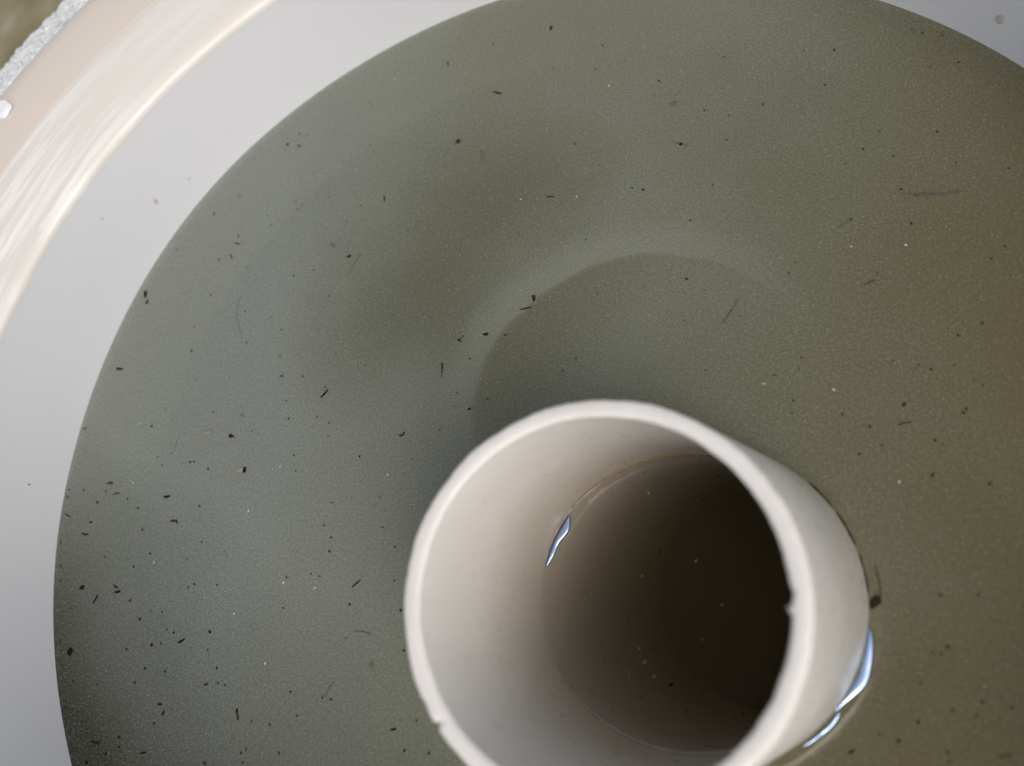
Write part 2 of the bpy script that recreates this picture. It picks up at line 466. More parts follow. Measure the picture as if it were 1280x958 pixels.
# burr left by the saw, hanging over the inner edge
def tube_mesh(name, pts, rads, n=7, flat=1.0):
    vs, fs = [], []
    up = Vector((0, 0, 1))
    for k, p in enumerate(pts):
        a = pts[max(0, k - 1)]; b = pts[min(len(pts) - 1, k + 1)]
        d = (b - a).normalized(); s = d.cross(up)
        if s.length < 1e-4: s = Vector((1, 0, 0))
        s.normalize(); u = s.cross(d)
        for q in range(n):
            an = 2 * math.pi * q / n
            vs.append(p + s * math.cos(an) * rads[k] + u * math.sin(an) * rads[k] * flat)
    for k in range(len(pts) - 1):
        for q in range(n):
            q2 = (q + 1) % n
            fs.append((k * n + q, k * n + q2, (k + 1) * n + q2, (k + 1) * n + q))
    fs.append(tuple(range(n))[::-1]); fs.append(tuple((len(pts) - 1) * n + q for q in range(n)))
    return mesh(name, vs, fs)
bp = []
for k in range(6):
    s = k / 5
    ph = PHI_BURR + 0.022 * s + 0.01
    bp.append(pipe_pt(ph, t_cut(ph, RI) - 0.0008 - 0.0004 * s, RI + 0.0004 - 0.0017 * s ** 1.3) - inv)
link("burr", tube_mesh("burr", bp, [0.0011, 0.0010, 0.0008, 0.0006, 0.00045, 0.0002]), M_CUT, pipe)

# ------------------------------------------------------------------ water
def plane_t(phi, r, z):
    """axial position where the tube surface of radius r passes height z"""
    rad = (PU * math.cos(phi) + PV * math.sin(phi)) * r
    return (z - PB.z - rad.z) / AX.z
def waterline(phi, r, z): return pipe_pt(phi, plane_t(phi, r, z), r)
NW = 360
D_IN = [0.0, 0.0004, 0.0008, 0.0013, 0.0018, 0.0024, 0.0030, 0.0037, 0.0045, 0.0056, 0.0075, 0.011, 0.018, 0.03]
D_OUT = [0.012, 0.006, 0.004, 0.0028, 0.0019, 0.0012, 0.0006, 0.0]
def rise(d, h): return h * 1.15 * math.exp(-(d / 0.0021) ** 1.4)
vs, fs = [], []
rings = len(D_IN) + 6 + len(D_OUT)
for i in range(NW):
    ph = 2 * math.pi * i / NW
    p0 = waterline(ph, RO - 0.0006, 0.0)
    psi = math.atan2(p0.y - PB.y, p0.x - PB.x)
    # aim at the wall along this direction
    d0 = Vector((math.cos(psi), math.sin(psi), 0)); oc = p0 - BC; oc.z = 0
    ca, sa = 0, 0
    bq = oc.dot(d0); RW = RB + 0.0016
    L = -bq + math.sqrt(bq * bq - (oc.dot(oc) - RW * RW))
    hm = 0.0026 + 0.0009 * noise.noise((math.cos(ph) * 3, math.sin(ph) * 3, 1.0)) + 0.0006 * noise.noise((math.cos(ph) * 12, math.sin(ph) * 12, 4.0))
    for d in D_IN:
        z = rise(max(0, d - 0.0006), hm)
        vs.append(p0 + d0 * d + Vector((AX.x / AX.z * z * (1 if d < 0.002 else 0), AX.y / AX.z * z * (1 if d < 0.002 else 0), z)))
    dl, dr = D_IN[-1], L - D_OUT[0]
    for q in range(1, 7):
        vs.append(p0 + d0 * (dl + (dr - dl) * q / 7.0))
    for d in D_OUT:
        vs.append(p0 + d0 * (L - d) + Vector((0, 0, 0.0016 * math.exp(-max(0, d - 0.0014) / 0.0011))))
for i in range(NW):
    j = (i + 1) % NW
    for q in range(rings - 1):
        fs.append((i * rings + q, i * rings + q + 1, j * rings + q + 1, j * rings + q))
# sides and floor of the body (they lie inside the pipe wall and the basin wall)
nb = len(vs)
for i in range(NW):
    ph = 2 * math.pi * i / NW
    pb = waterline(ph, RO - 0.0006, -DEPTH + 0.0006)
    top = vs[i * rings + rings - 1]
    dv = Vector((top[0], top[1], 0)) - BC; dv.normalize()
    vs.append(pb); vs.append(Vector((BC.x, BC.y, 0)) + dv * 0.2285 + Vector((0, 0, -DEPTH + 0.0006)))
for i in range(NW):
    j = (i + 1) % NW
    fs.append((i * rings, j * rings, nb + 2 * j, nb + 2 * i))
    fs.append((i * rings + rings - 1, nb + 2 * i + 1, nb + 2 * j + 1, j * rings + rings - 1))
    fs.append((nb + 2 * i, nb + 2 * j, nb + 2 * j + 1, nb + 2 * i + 1))
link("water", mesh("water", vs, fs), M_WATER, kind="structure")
# water standing inside the pipe
ZI = -0.0007; ZMUD = -0.100
M_MUD = simple("pipe_mud", (0.022, 0.018, 0.010), 0.9, scale=220, spec=0.1)
vs, fs = [], []
for k in range(9):
    for i in range(72):
        ph = 2 * math.pi * i / 72; r = (RI + 0.001) * (1 - k / 9)
        p = waterline(ph, r, ZMUD); p.z += 0.002 * noise.noise((p.x * 60, p.y * 60, 2)) - 0.0012
        vs.append(p)
for k in range(8):
    for i in range(72):
        j = (i + 1) % 72; fs.append((k * 72 + i, k * 72 + j, (k + 1) * 72 + j, (k + 1) * 72 + i))
fs.append(tuple(8 * 72 + i for i in range(72)))
link("mud", mesh("mud", vs, fs), M_MUD, kind="structure")
vs, fs = [], []
for i in range(NW):
    ph = 2 * math.pi * i / NW
    p0 = waterline(ph, RI + 0.0006, ZI)
    cen = PB.copy(); cen.z = ZI
    d0 = cen - p0; L = d0.length; d0.normalize()
    hm = 0.0028 + 0.0010 * noise.noise((math.cos(ph) * 3, math.sin(ph) * 3, 11.0)) + 0.0006 * noise.noise((math.cos(ph) * 12, math.sin(ph) * 12, 14.0))
    for d in D_IN:
        z = rise(max(0, d - 0.0006), hm)
        vs.append(p0 + d0 * d + Vector((AX.x / AX.z * z * (1 if d < 0.002 else 0), AX.y / AX.z * z * (1 if d < 0.002 else 0), z)))
k = len(D_IN)
top_c = len(vs); vs.append(Vector((PB.x, PB.y, ZI)))
nb = len(vs)
for i in range(NW):
    vs.append(waterline(2 * math.pi * i / NW, RI + 0.0006, ZMUD + 0.0005))
bot_c = len(vs); vs.append(PB + AX * ((ZMUD + 0.0005) / AX.z))
for i in range(NW):
    j = (i + 1) % NW
    for q in range(k - 1):
        fs.append((i * k + q, j * k + q, j * k + q + 1, i * k + q + 1))
    fs.append((i * k + k - 1, j * k + k - 1, top_c))
    fs.append((i * k, nb + i, nb + j, j * k))
    fs.append((nb + i, bot_c, nb + j))
link("pipe_water", mesh("pipe_water", vs, fs), M_PIPEWATER, kind="structure")

# ------------------------------------------------------------------ debris
ZF = 0.0003
def blob_mesh(name, seed, flat=0.5):
    bm = bmesh.new(); bmesh.ops.create_icosphere(bm, subdivisions=2, radius=0.5)
    for v in bm.verts:
        v.co *= 1 + 0.7 * noise.noise(v.co * 2.6 + Vector((seed, 0, 0)))
        v.co.z *= flat
    me = bpy.data.meshes.new(name); bm.to_mesh(me); bm.free()
    return me
DOTS = [(-162.5,272.4,0.69),(-157.2,257.6,0.86),(-139.2,261.6,0.86),(-197.4,248.7,1.1),(-192.9,246.8,0.89),(-205.1,240.9,0.82),(-156.4,233.5,0.89),(-171.4,226.7,0.82),(-186.9,223.1,0.69),(-116.8,213.6,0.76),(-121.7,286.1,0.69),(-93.9,278.2,1.03),(-41,263.4,1.03),(-44.7,250.8,1.03),(-64,256.2,0.89),(-16.9,237.4,1.17),(1,217.7,1.1),(10.6,212.7,0.89),(-55.2,212.5,1.1),(-26.9,183.6,1.17),(-31.4,185.3,1.03),(-80.1,298.2,0.82),(-45,199.6,0.76),(8.8,200.9,0.89),(1.2,180.5,0.82),(-228.7,218.2,1.1),(-242.6,210.2,1.17),(-210.5,203.2,0.82),(-207.9,197.8,0.82),(-195.3,208.5,0.82),(-191.5,206.2,1.03),(-193.9,203.9,0.89),(-176.8,207.8,0.89),(-159.1,199.8,0.89),(-166,192.6,0.89),(-177.4,190.8,0.76),(-226.1,194.5,1.03),(-235.5,182.7,1.03),(-225.1,177.3,0.76),(-218.6,176.1,0.82),(-192.1,167.7,1.17),(-181.8,169.2,0.89),(-189.1,174.5,0.69),(-237.2,163.7,0.96),(-216.8,152.3,0.96),(-201.7,147.7,0.76),(-195.5,140.4,0.96),(-213.7,136,1.1),(-172.2,154.3,0.96),(-243.9,135.4,1.31),(-194.8,127.3,0.89),(-244.3,147.9,0.76),(-262.1,192.6,0.89),(-166.3,125,0.69),(-299.3,101.5,1.37),(-226.9,103.3,0.96),(-259.9,99.3,1.37),(-235.6,80.6,1.17),(-233.7,80.7,0.96),(-225.6,76.8,1.1),(-246.3,85.3,0.76),(-250.8,80.3,0.82),(-279.9,69.8,1.03),(-283.7,64.9,1.37),(-260.4,61.1,1.17),(-227.6,60.4,1.1),(-285.3,55.9,1.37),(-256.1,51.3,1.17),(-224,44.6,0.96),(-292.9,71.2,1.03),(-301.4,71.9,1.17),(-192.9,117.4,1.24),(-187.2,96.8,1.03),(-189.2,105.3,0.82),(-205.3,92.7,0.82),(-182.6,80,0.96),(-239.1,120.3,0.69),(-253.4,107.1,0.69),(-254,84.2,0.76),(-266.9,65.6,0.96),(-297.8,36.7,1.24),(-296.5,30.1,1.03),(-256.8,20.9,1.24),(-257.6,35.1,1.03),(-249.8,40.6,1.17),(-274.1,39.9,1.03),(-250.1,13.2,1.37),(-242,2.7,1.37),(-237.6,3.3,0.89),(-231.9,7.6,1.03),(-214.2,7.8,1.37),(-212.9,-12.4,1.44),(-208.8,-6.2,1.03),(-243.6,-6.5,1.17),(-247.7,-12,1.1),(-279.5,-11.8,1.1),(-266.8,-12.8,0.89),(-254.4,1.1,1.03),(-233.4,-7.6,1.03),(-251.4,-32.7,1.24),(-256.7,-39.1,1.24),(-265.4,-42.6,1.58),(-250.6,-36.4,1.03),(-209.1,-40.9,1.37),(-193.4,-36.8,1.03),(-191.3,-35.4,0.89),(-192.1,-40,1.03),(-235.3,-27.4,1.17),(-190.1,-25.5,0.82),(-203.9,-12.6,0.89),(-207.5,-11.8,0.89),(-224.8,27,1.03),(-227.7,25.8,0.82),(-213.5,26.4,0.82),(-230.3,37.7,0.76),(-245.2,16.4,0.76),(-239.3,16,0.82),(-235.7,8.8,0.82),(-214.1,0.8,0.76),(-288.3,18.2,0.89),(-290.2,4,0.82),(-161.8,38.5,1.17),(-132.9,39.3,0.96),(-151.1,17.6,1.03),(-129.1,15,1.37),(-127.1,0.4,0.96),(-151.7,5,0.76),(-156.3,-17.1,0.96),(-160.1,-16.5,0.89),(-174.1,-14.6,0.96),(-170.3,-23.1,0.96),(-182,-26.5,0.89),(-176.8,-36.3,1.1),(-125.2,-33.8,1.1),(-115.7,-34.3,1.03),(-120.9,-23.6,0.89),(-132.5,26.3,0.82),(-180.7,16.7,0.82),(-169.6,29.8,0.82),(-165.4,28.8,0.82),(-180.6,28.7,0.82),(-170.3,109.8,0.82),(-182,116.1,0.96),(-173,96.5,0.82),(-166.8,93.2,0.89),(-166.8,87.3,0.82),(-151.1,77.3,1.1),(-165.3,49.1,1.1),(-161.5,44.1,0.96),(-162.4,58.4,0.89),(-102.9,115.9,1.03),(-102.7,93.8,1.37),(-108.1,101.3,0.89),(-94.8,97.4,0.89),(-127,74.5,0.76),(-138.7,47.2,0.82),(-140.6,59.5,0.76),(-151.4,117.9,0.82),(-115.4,85.9,0.82),(-181,73,0.76),(-87.4,124.7,1.03),(-81.7,171.7,0.89),(-12.2,139.7,1.24),(-8.7,165.6,0.96),(-52,164,0.82),(-48.1,138.5,0.82),(-5.7,133.9,0.76),(-14.5,121.8,0.89),(-63.5,106.2,0.96),(-57.8,110.8,0.82),(-8,100.7,0.82),(54.9,235.4,1.17),(49.1,219.2,1.03),(24.6,215.3,1.03),(85.6,188,1.03),(98,218,0.96),(88,235.2,0.96),(84.5,237.9,0.89),(59.1,185.9,1.03),(69.1,180.4,0.82),(89.6,173.4,0.89),(43.4,238.1,0.82),(72.2,236.6,0.76),(69.6,165.6,0.96),(70.7,150.6,1.24),(50.7,155.9,1.03),(93.8,132.3,0.96),(25.8,136.7,0.96),(98.9,136.6,0.89),(106,167.6,0.89),(88.1,218.2,0.82),(65.8,192.6,0.76),(51.9,180.6,0.76),(94.7,232.1,0.76),(78.5,104.6,1.1),(86.6,108.2,1.03),(26.4,101.9,0.96),(56.4,131.9,0.82),(29,140.7,0.76),(56.4,97.3,0.76),(25,97.4,0.82),(16.2,96.2,0.89),(21.7,85.9,0.96),(20.8,81.1,0.89),(37.3,79.1,0.89),(57.6,81,1.37),(68.1,93,1.03),(64.4,94.9,0.82),(75.4,93.7,0.82),(80.3,87.8,0.82),(82.8,85.6,0.82),(75.3,76.5,1.1),(76.4,77.8,0.89),(62.4,55.7,1.31),(48.5,67.2,0.89),(65.1,67.6,0.96),(67.3,66.1,0.82),(78.7,51.9,1.17),(45.7,74,1.03),(40.9,64.6,1.03),(58.4,17.1,1.1),(69.3,16.9,0.89),(57.9,1.5,1.24),(53.3,-0.2,0.89),(55.6,-0.6,0.89),(48.5,-9.2,0.89),(45.9,-20.5,1.17),(56,-16.9,0.89),(64.7,-14.2,1.1),(62.4,-18.2,0.89),(39.6,-25.9,1.31),(67.1,-29.4,0.96),(52.7,-28.6,0.96),(52.8,-31.3,0.89),(72.3,-15.9,0.89),(34.4,-24,0.82)]
zones = (("left", "tiny dark speck of dirt afloat between the basin's left wall and the pipe", "dark specks on the water left of the pipe"),
         ("upper", "tiny dark speck of dirt afloat on the water above the pipe", "dark specks on the water above the pipe"),
         ("right", "tiny dark speck of dirt afloat on the water to the right of the pipe", "dark specks on the water right of the pipe"))
dm = []
for s in range(7):
    me = blob_mesh("speck", s * 3.7 + 1); me.materials.append(M_BLACK if s % 3 else M_DARK); dm.append(me)
for i, (x, y, d) in enumerate(DOTS):
    o = bpy.data.objects.new("dirt_speck", dm[rnd.randrange(7)]); COL.objects.link(o)
    zz = zones[0] if (x < -115 and y < 125) or x < -185 else zones[2] if x > 12 and y < 125 else zones[1]
    d *= 0.84 if zz is zones[0] else 0.78
    e = rnd.uniform(0.75, 1.5) if d > 0.95 else rnd.uniform(0.8, 1.2)
    o.location = (x / 1000, y / 1000, ZF); o.rotation_euler = (0, 0, rnd.uniform(0, 6.3))
    o.scale = (d / 1000 * e, d / 1000 / e * 0.9, d / 1000 * 0.6)
    o["label"] = zz[1]; o["category"] = "dirt speck"; o["group"] = zz[2]

DASH = [(-117.1,274,-117.1,271.1),(-147.6,203,-147.2,200),(-227.5,191,-224.1,189.5),(-229.4,184.8,-228.1,182),(-286.7,131.2,-282.7,130.4),(-303.9,65.4,-300.9,68.8),(-247.1,65.6,-243.9,65.8),(-289.2,51,-285.5,50.6),(-279.9,73.3,-276.7,73.4),(-275.6,67.9,-271.9,68.5),(-276.3,20.1,-274.5,23.8),(-266.7,27.6,-264.4,26.3),(-265.5,24.6,-262.6,25),(-229,3.5,-226.1,5),(-232,-24.2,-231.1,-22.6),(-234.6,-20.2,-232.9,-20.1),(-264.9,-34.7,-260.3,-34.9),(-239.8,-38.5,-237.3,-38.1),(-150.6,24.1,-147.1,26.8),(-131,-26.9,-128.8,-26.5),(-172,105.1,-168.7,108.7),(-68.9,187.8,-65.3,187.4),(10.1,243.2,12.6,243.2),(24.7,-29.7,26.5,-28.8),(54.7,73.9,58.8,74.6),(68.2,-28.5,69.4,-29.2),(-301,60.2,-297.9,58.7),(-302.7,50,-300.1,46.8),(-81.1,135.4,-76,135.9)]
DASH_L = [
 ("short upright black sliver afloat near the top of the water, close under the rim wall", M_BLACK, 0.55),
 ("small black sliver afloat left of the pale arc, alone on clear water", M_BLACK, 0.55),
 ("tiny dark sliver lying level beside the upper left basin wall", M_BLACK, 0.5),
 ("curved dark sliver just below the level one by the upper left wall", M_DARK, 0.45),
 ("stubby black sliver lying level beside the left basin wall, below the oval seed", M_BLACK, 0.85),
 ("black sliver slanting against the edge of the left basin wall", M_BLACK, 0.75),
 ("bold black stub lying level on open water above the curved red-brown crumb", M_BLACK, 0.9),
 ("dark level sliver low beside the left basin wall, below the slanting one", M_BLACK, 0.7),
 ("dark brown level sliver directly above a round black speck near the left wall", M_DARK, 0.75),
 ("faint brown sliver right of the round black speck near the left wall", M_DARK, 0.45),
 ("long black splinter slanting beside the round black seed at left", M_BLACK, 0.7),
 ("thin black sliver, upper one of a touching pair at lower left", M_BLACK, 0.6),
 ("thick black sliver, lower one of a touching pair at lower left", M_BLACK, 0.9),
 ("waisted black splinter slanting upward in the middle of the lower left water", M_BLACK, 0.8),
 ("bent black sliver, lower of two in the dark water at bottom left", M_BLACK, 0.85),
 ("short black stub just above the bent sliver at bottom left", M_BLACK, 0.8),
 ("dull brown level splinter in the darkest corner at bottom left", M_DARK, 0.8),
 ("thin black level sliver near the bottom edge of the left water", M_BLACK, 0.6),
 ("pointed dark splinter slanting on grey water left of the pipe's rim", M_DARK, 0.5),
 ("small dark level sliver left of the chip in the pipe's rim", M_BLACK, 0.6),
 ("bold black rod slanting alone on the open grey water above left of the pipe", M_BLACK, 0.8),
 ("thin black level rod on the upper end of the pale arc", M_BLACK, 0.5),
 ("faint thin dash near the top, right of the little ring", M_HAIR, 0.45),
 ("dark slanting sliver at the bottom, right of the pipe's wet edge", M_DARK, 0.6),
 ("faint red-brown sliver on the water right of the pipe's top", M_RUST, 0.4),
 ("tiny curved sliver at the bottom right corner of the water", M_DARK, 0.45),
 ("thin dark curl against the lower left basin wall", M_DARK, 0.5),
 ("black sliver hard against the lower left basin wall, pointing down", M_BLACK, 0.7),
 ("long black splinter beside the brown flake inside the pale arc", M_BLACK, 0.55),
]
for k, ((x0, y0, x1, y1), (lab, mat, w)) in enumerate(zip(DASH, DASH_L)):
    a = Vector((x0, y0, 0)); b = Vector((x1, y1, 0)); c = (a + b) / 2
    n = Vector((-(b - a).y, (b - a).x, 0)).normalized()
    bend = rnd.uniform(-0.12, 0.12) * (b - a).length
    pts, rad = [], []
    for q in range(6):
        s = q / 5
        pts.append(((a + (b - a) * s) + n * bend * (1 - (2 * s - 1) ** 2) - c) / 1000)
        rad.append(w / 2000 * (0.45 + 0.75 * math.sin(math.pi * (0.12 + 0.76 * s)) * rnd.uniform(0.7, 1.15)))
    me = tube_mesh("sliver", pts, rad, 6, 0.55)
    o = link("sliver", me, mat, label=lab, category="sliver")
    o.location = (c.x / 1000, c.y / 1000, ZF)

HAIR = [(-157.5,174.3,-160.3,169.2,-163.2,164.3),(-220,160.9,-220.8,151.6,-216.6,139.7),(-244.3,91.9,-244.8,89.5,-245.6,86.9),(-148.3,7.4,-144.3,7.3,-140.8,6.1),(-155.3,-10.9,-157.7,-13.3,-159.1,-16.7),(6.7,128.3,3.4,123.6,-0.3,118.9),(50.9,128.1,53.2,128.6,55.2,129.7),(-13.3,205,-10,202.9,-6.6,201.1),(69.5,163.7,72.6,163,75,162.5),(45.7,152.8,48.2,154.4,50.5,155.8),(-212.6,101.4,-210.8,100.3,-209.7,99.6)]
HAIR_L = ["thin straight hair slanting on the water right of the brown kidney-shaped flake",
 "long faint curved hair on the water towards the left basin wall",
 "very short fine hair beside two round specks at left",
 "fine dark hair lying nearly level left of the pipe's rim",
 "fine curved hair slanting below left of the pipe, beside two specks",
 "straight thin straw slanting on the water up right of the pipe",
 "short curved red-brown fibre on the water high right of the pipe",
 "thin straw with a dark knot in its middle, near the top",
 "thin pale tail just left of the long floating needle",
 "fine hair trailing from a round speck up right of the pipe",
 "short dark hair ending in a point left of the rusty crumb"]
HAIR_W = [0.22, 0.2, 0.2, 0.3, 0.34, 0.34, 0.34, 0.28, 0.3, 0.25, 0.3]
for k, (t, lab, w) in enumerate(zip(HAIR, HAIR_L, HAIR_W)):
    p0, p1, p2 = (Vector((t[i], t[i + 1], 0)) for i in (0, 2, 4))
    pc = p1 * 2 - (p0 + p2) / 2
    pts, rad = [], []
    for q in range(10):
        s = q / 9
        pts.append((p0 * (1 - s) ** 2 + pc * 2 * s * (1 - s) + p2 * s * s - p1) / 1000)
        rad.append(w / 2600 * (0.5 + 0.5 * math.sin(math.pi * (0.1 + 0.8 * s))))
    o = link("hair", tube_mesh("hair", pts, rad, 5), M_RUST if k == 6 else M_HAIR, label=lab, category="hair")
    o.location = (p1.x / 1000, p1.y / 1000, ZF)
    if k == 7:
        kn = link("knot", blob_mesh("knot", 5.5), M_BLACK, o); kn.scale = (0.0016, 0.0011, 0.0009)

# odd-shaped crumbs ------------------------------------------------------------
def flake_mesh(name, outline, th):
    """outline in mm about the centre -> thin chip with uneven, bevelled edges"""
    n = len(outline); vs = []
    for (sc, z) in ((0.9, -th / 2), (1.0, 0.0), (0.86, th / 2)):
        for i, (x, y) in enumerate(outline):
            j = 1 + 0.05 * noise.noise((x * 3, y * 3, z + 7))
            vs.append((x * sc * j / 1000, y * sc * j / 1000, (z + 0.06 * noise.noise((x, y, 3))) / 1000))
    fs = []
    for l in range(2):
        for i in range(n):
            j = (i + 1) % n; fs.append((l * n + i, l * n + j, (l + 1) * n + j, (l + 1) * n + i))
    fs.append(tuple(range(n))[::-1]); fs.append(tuple(2 * n + i for i in range(n)))
    return mesh(name, vs, fs, False)
def crumb(name, x, y, mat, label, cat, rot=0, sc=(1, 1, 1), seed=1.0, outline=None, th=0.4):
    me = flake_mesh(name, outline, th) if outline else blob_mesh(name, seed)
    o = link(name, me, mat, label=label, category=cat)
    o.location = (x / 1000, y / 1000, ZF + 0.0001); o.rotation_euler = (0, 0, rot)
    o.scale = (1, 1, 1) if outline else tuple(s / 1000 for s in sc)
    return o
P_ = [(-110.9,225.7),(-91.9,248.9),(-11.2,224.1),(-98.5,215.1),(-65.1,280),(-203.7,243.8),(-196.6,241.3),(-172.5,180.7),(-163.4,173.4),(-276.9,169.7),(-275,165.1),(-215.7,91.2),(-228.9,93.9),(-208.8,75.1),(-239.7,53.8),(-283.6,26.9),(-284,0.2),(-196.9,-23.3),(-140.1,-4.9),(-132.3,85.4),(-115.2,112.2),(-75,139.9),(-107.2,125),(-96,126),(82.1,161.4),(38.9,5.4)]
# small fly
f = crumb("fly", *P_[0], M_DARK, "small dead fly with spread legs afloat near the top centre of the water", "insect", 1.4, (2.2, 1.5, 1.2), 2)
for sx, sy in ((-0.9, -0.9), (0.2, -1.2), (0.9, -0.6), (-0.5, 1.0)):
    me = tube_mesh("leg", [Vector((0, 0, 0)), Vector((sx * 0.4, sy * 0.5, 0.1)), Vector((sx * 0.6, sy * 1.0, 0))], [0.09, 0.08, 0.05], 5)
    link("leg", me, M_DARK, f)
wm = flake_mesh("wing", [(-0.3, 0), (-0.9, 0.25), (-1.5, 0.2), (-1.6, 0), (-1.2, -0.2)], 0.05)
# squiggle ant-like crumb
o = crumb("ant", *P_[1], M_BLACK, "squiggly black ant-like crumb afloat near the top of the water", "insect", -0.5, (1.5, 1.1, 1.0), 3)
for nm, x, sc in (("head", -1.0, 0.75), ("abdomen", 1.0, 0.95)):
    h = link(nm, blob_mesh(nm, 4 + sc), M_BLACK, o); h.location = (x, 0.15 * x * x, 0); h.scale = (sc * 1.25, sc * 0.8, sc)
# little ring
rp = [Vector((1.05 * math.cos(a), 0.95 * math.sin(a), 0)) / 1000 for a in [2 * math.pi * q / 18 for q in range(19)]]
o = link("ring_scale", tube_mesh("ring_scale", rp, [0.00020 + 0.00007 * math.sin(q * 1.3) for q in range(19)], 6), M_BROWN, label="tiny pale brown ring afloat near the top, up right of the pipe", category="plant ring")
o.location = (P_[2][0] / 1000, P_[2][1] / 1000, ZF)
crumb("husk", *P_[3], M_BROWN, "narrow upright brown husk afloat below the dead fly", "husk", 0, outline=[(-0.45, -3), (0.25, -2.6), (0.5, 0), (0.3, 3), (-0.2, 3.2), (-0.5, 0.4)], th=0.25)
crumb("seed", *P_[4], M_BLACK, "small black oval seed afloat at the very top of the water", "seed", 1.3, (2.3, 1.25, 1.0), 4)
crumb("seed", *P_[5], M_BLACK, "round black grain in a loose cluster near the upper left wall", "seed", 0.3, (1.3, 1.2, 1.0), 5)
crumb("crumb", *P_[6], M_DARK, "dull brown crumb beside the black grain near the upper left wall", "crumb", 0.1, (1.9, 0.8, 0.6), 6)
crumb("flake", *P_[7], M_BROWN, "kidney-shaped brown flake afloat left of the fine straight hair", "flake", 0.4, outline=[(-1.2, 1.5), (0.2, 1.5), (1.1, 0.6), (1.2, -0.6), (0.4, -1.6), (-0.5, -1.3), (0.1, -0.3), (-0.3, 0.5)], th=0.5)
crumb("seed", *P_[8], M_BLACK, "black oval seed right of the kidney-shaped brown flake", "seed", 0.5, (2.0, 1.2, 1.0), 7)
crumb("seed", *P_[9], M_DARK, "dark oval seed touching the upper left basin wall", "seed", 1.7, (3.6, 1.7, 1.3), 8)
crumb("seed", *P_[10], M_DARK, "small dark seed just under the oval one at the upper left wall", "seed", 1.1, (2.6, 1.2, 1.0), 9)
crumb("flake", *P_[11], M_DARK, "three-cornered rusty brown flake on the grey water at left", "flake", 0.2, outline=[(-1.4, 0.2), (-0.2, 1.3), (0.6, 0.3), (1.7, -1.2), (0.4, -0.9), (-0.7, -0.8)], th=0.6)
crumb("flake", *P_[12], M_TAN, "pale tan sliver of bark afloat left of the three-cornered flake", "flake", 0, outline=[(-2.6, 0), (-1, 0.5), (2.2, 0.7), (2.4, -0.6), (-0.6, -0.5)], th=0.2)
o = crumb("flake", *P_[13], M_TAN, "tan wedge-shaped flake with a dark end on the grey water at left", "flake", 0, outline=[(-3.0, -0.9), (-1.2, 0.6), (0.9, 1.3), (2.0, 1.2), (2.0, -1.1), (0.2, -0.7)], th=0.4)
e_ = link("dark_end", flake_mesh("dark_end", [(1.9, -1.2), (2.9, -1.2), (2.9, 1.2), (1.9, 1.3)], 0.6), M_BLACK, o, label="black end of the tan flake")
mp_ = [Vector((-1.9, 0.3, 0)), Vector((-1.0, 0.8, 0)), Vector((0, 0.5, 0)), Vector((0.9, 0.6, 0)), Vector((1.9, -0.5, 0))]
o = link("crumb", tube_mesh("crumb", [v / 1000 for v in mp_], [0.0003, 0.0005, 0.00035, 0.0005, 0.0003], 6, 0.6), M_RUST, label="curved red-brown crumb afloat below the bold black stub", category="crumb")
o.location = (P_[14][0] / 1000, P_[14][1] / 1000, ZF)
crumb("seed", *P_[15], M_BLACK, "round black seed left of the long black splinter at lower left", "seed", 0.2, (2.2, 1.9, 1.4), 10)
crumb("seed", *P_[16], M_BLACK, "largest round black seed, close to the lower left basin wall", "seed", 1.6, (3.2, 2.7, 1.8), 11)
mp_ = [Vector((-0.3, 2.0, 0)), Vector((-0.3, 1.0, 0)), Vector((0.1, 0.1, 0)), Vector((0.5, -0.9, 0)), Vector((0.5, -2.0, 0))]
o = link("crumb", tube_mesh("crumb", [v / 1000 for v in mp_], [0.0005, 0.0005, 0.00025, 0.00045, 0.0003], 6, 0.6), M_DARK, label="bent dark brown crumb pointing down on the lower water left of the pipe", category="crumb")
o.location = (P_[17][0] / 1000, P_[17][1] / 1000, ZF)
crumb("scale", *P_[18], M_BROWN, "pale brown round scale on the water left of the pipe's rim", "scale", 0, outline=[(-1, 0.2), (-0.4, 1), (0.7, 0.9), (1, -0.2), (0.3, -1), (-0.7, -0.8)], th=0.2)
mp_ = [Vector((-1.3, -0.3, 0)), Vector((-0.1, -0.6, 0)), Vector((0.8, -0.1, 0)), Vector((0.9, 1.1, 0))]
o = link("crumb", tube_mesh("crumb", [v / 1000 for v in mp_], [0.0002, 0.0004, 0.0003, 0.00025], 6, 0.6), M_DARK, label="hook-shaped dark crumb on the water up left of the pipe", category="crumb")
o.location = (P_[19][0] / 1000, P_[19][1] / 1000, ZF)
o = empty("root_scrap", (P_[20][0] / 1000, P_[20][1] / 1000, ZF), "broken upright scrap of dark root on the lower end of the pale arc", "root scrap")
for (y, sx, sy) in ((2.4, 0.9, 1.5), (0.7, 0.8, 2.2), (-1.0, 0.5, 1.6), (-2.8, 0.5, 0.9)):
    b = link("piece", blob_mesh("piece", y), M_DARK, o); b.location = (rnd.uniform(-0.2, 0.2) / 1000, y / 1000, 0); b.scale = (sx / 1000, sy / 1000, 0.0006)
crumb("flake", *P_[21], M_RUST, "blocky red-brown flake inside the pale arc, above the long splinter", "flake", 0.1, outline=[(-0.7, 1.5), (0.9, 1.4), (0.7, -0.6), (0.2, -1.6), (-0.6, -1.2)], th=0.6)
o = empty("dirt_clump", (P_[22][0] / 1000, P_[22][1] / 1000, ZF), "loose clump of dark grains on the middle of the pale arc", "dirt clump")
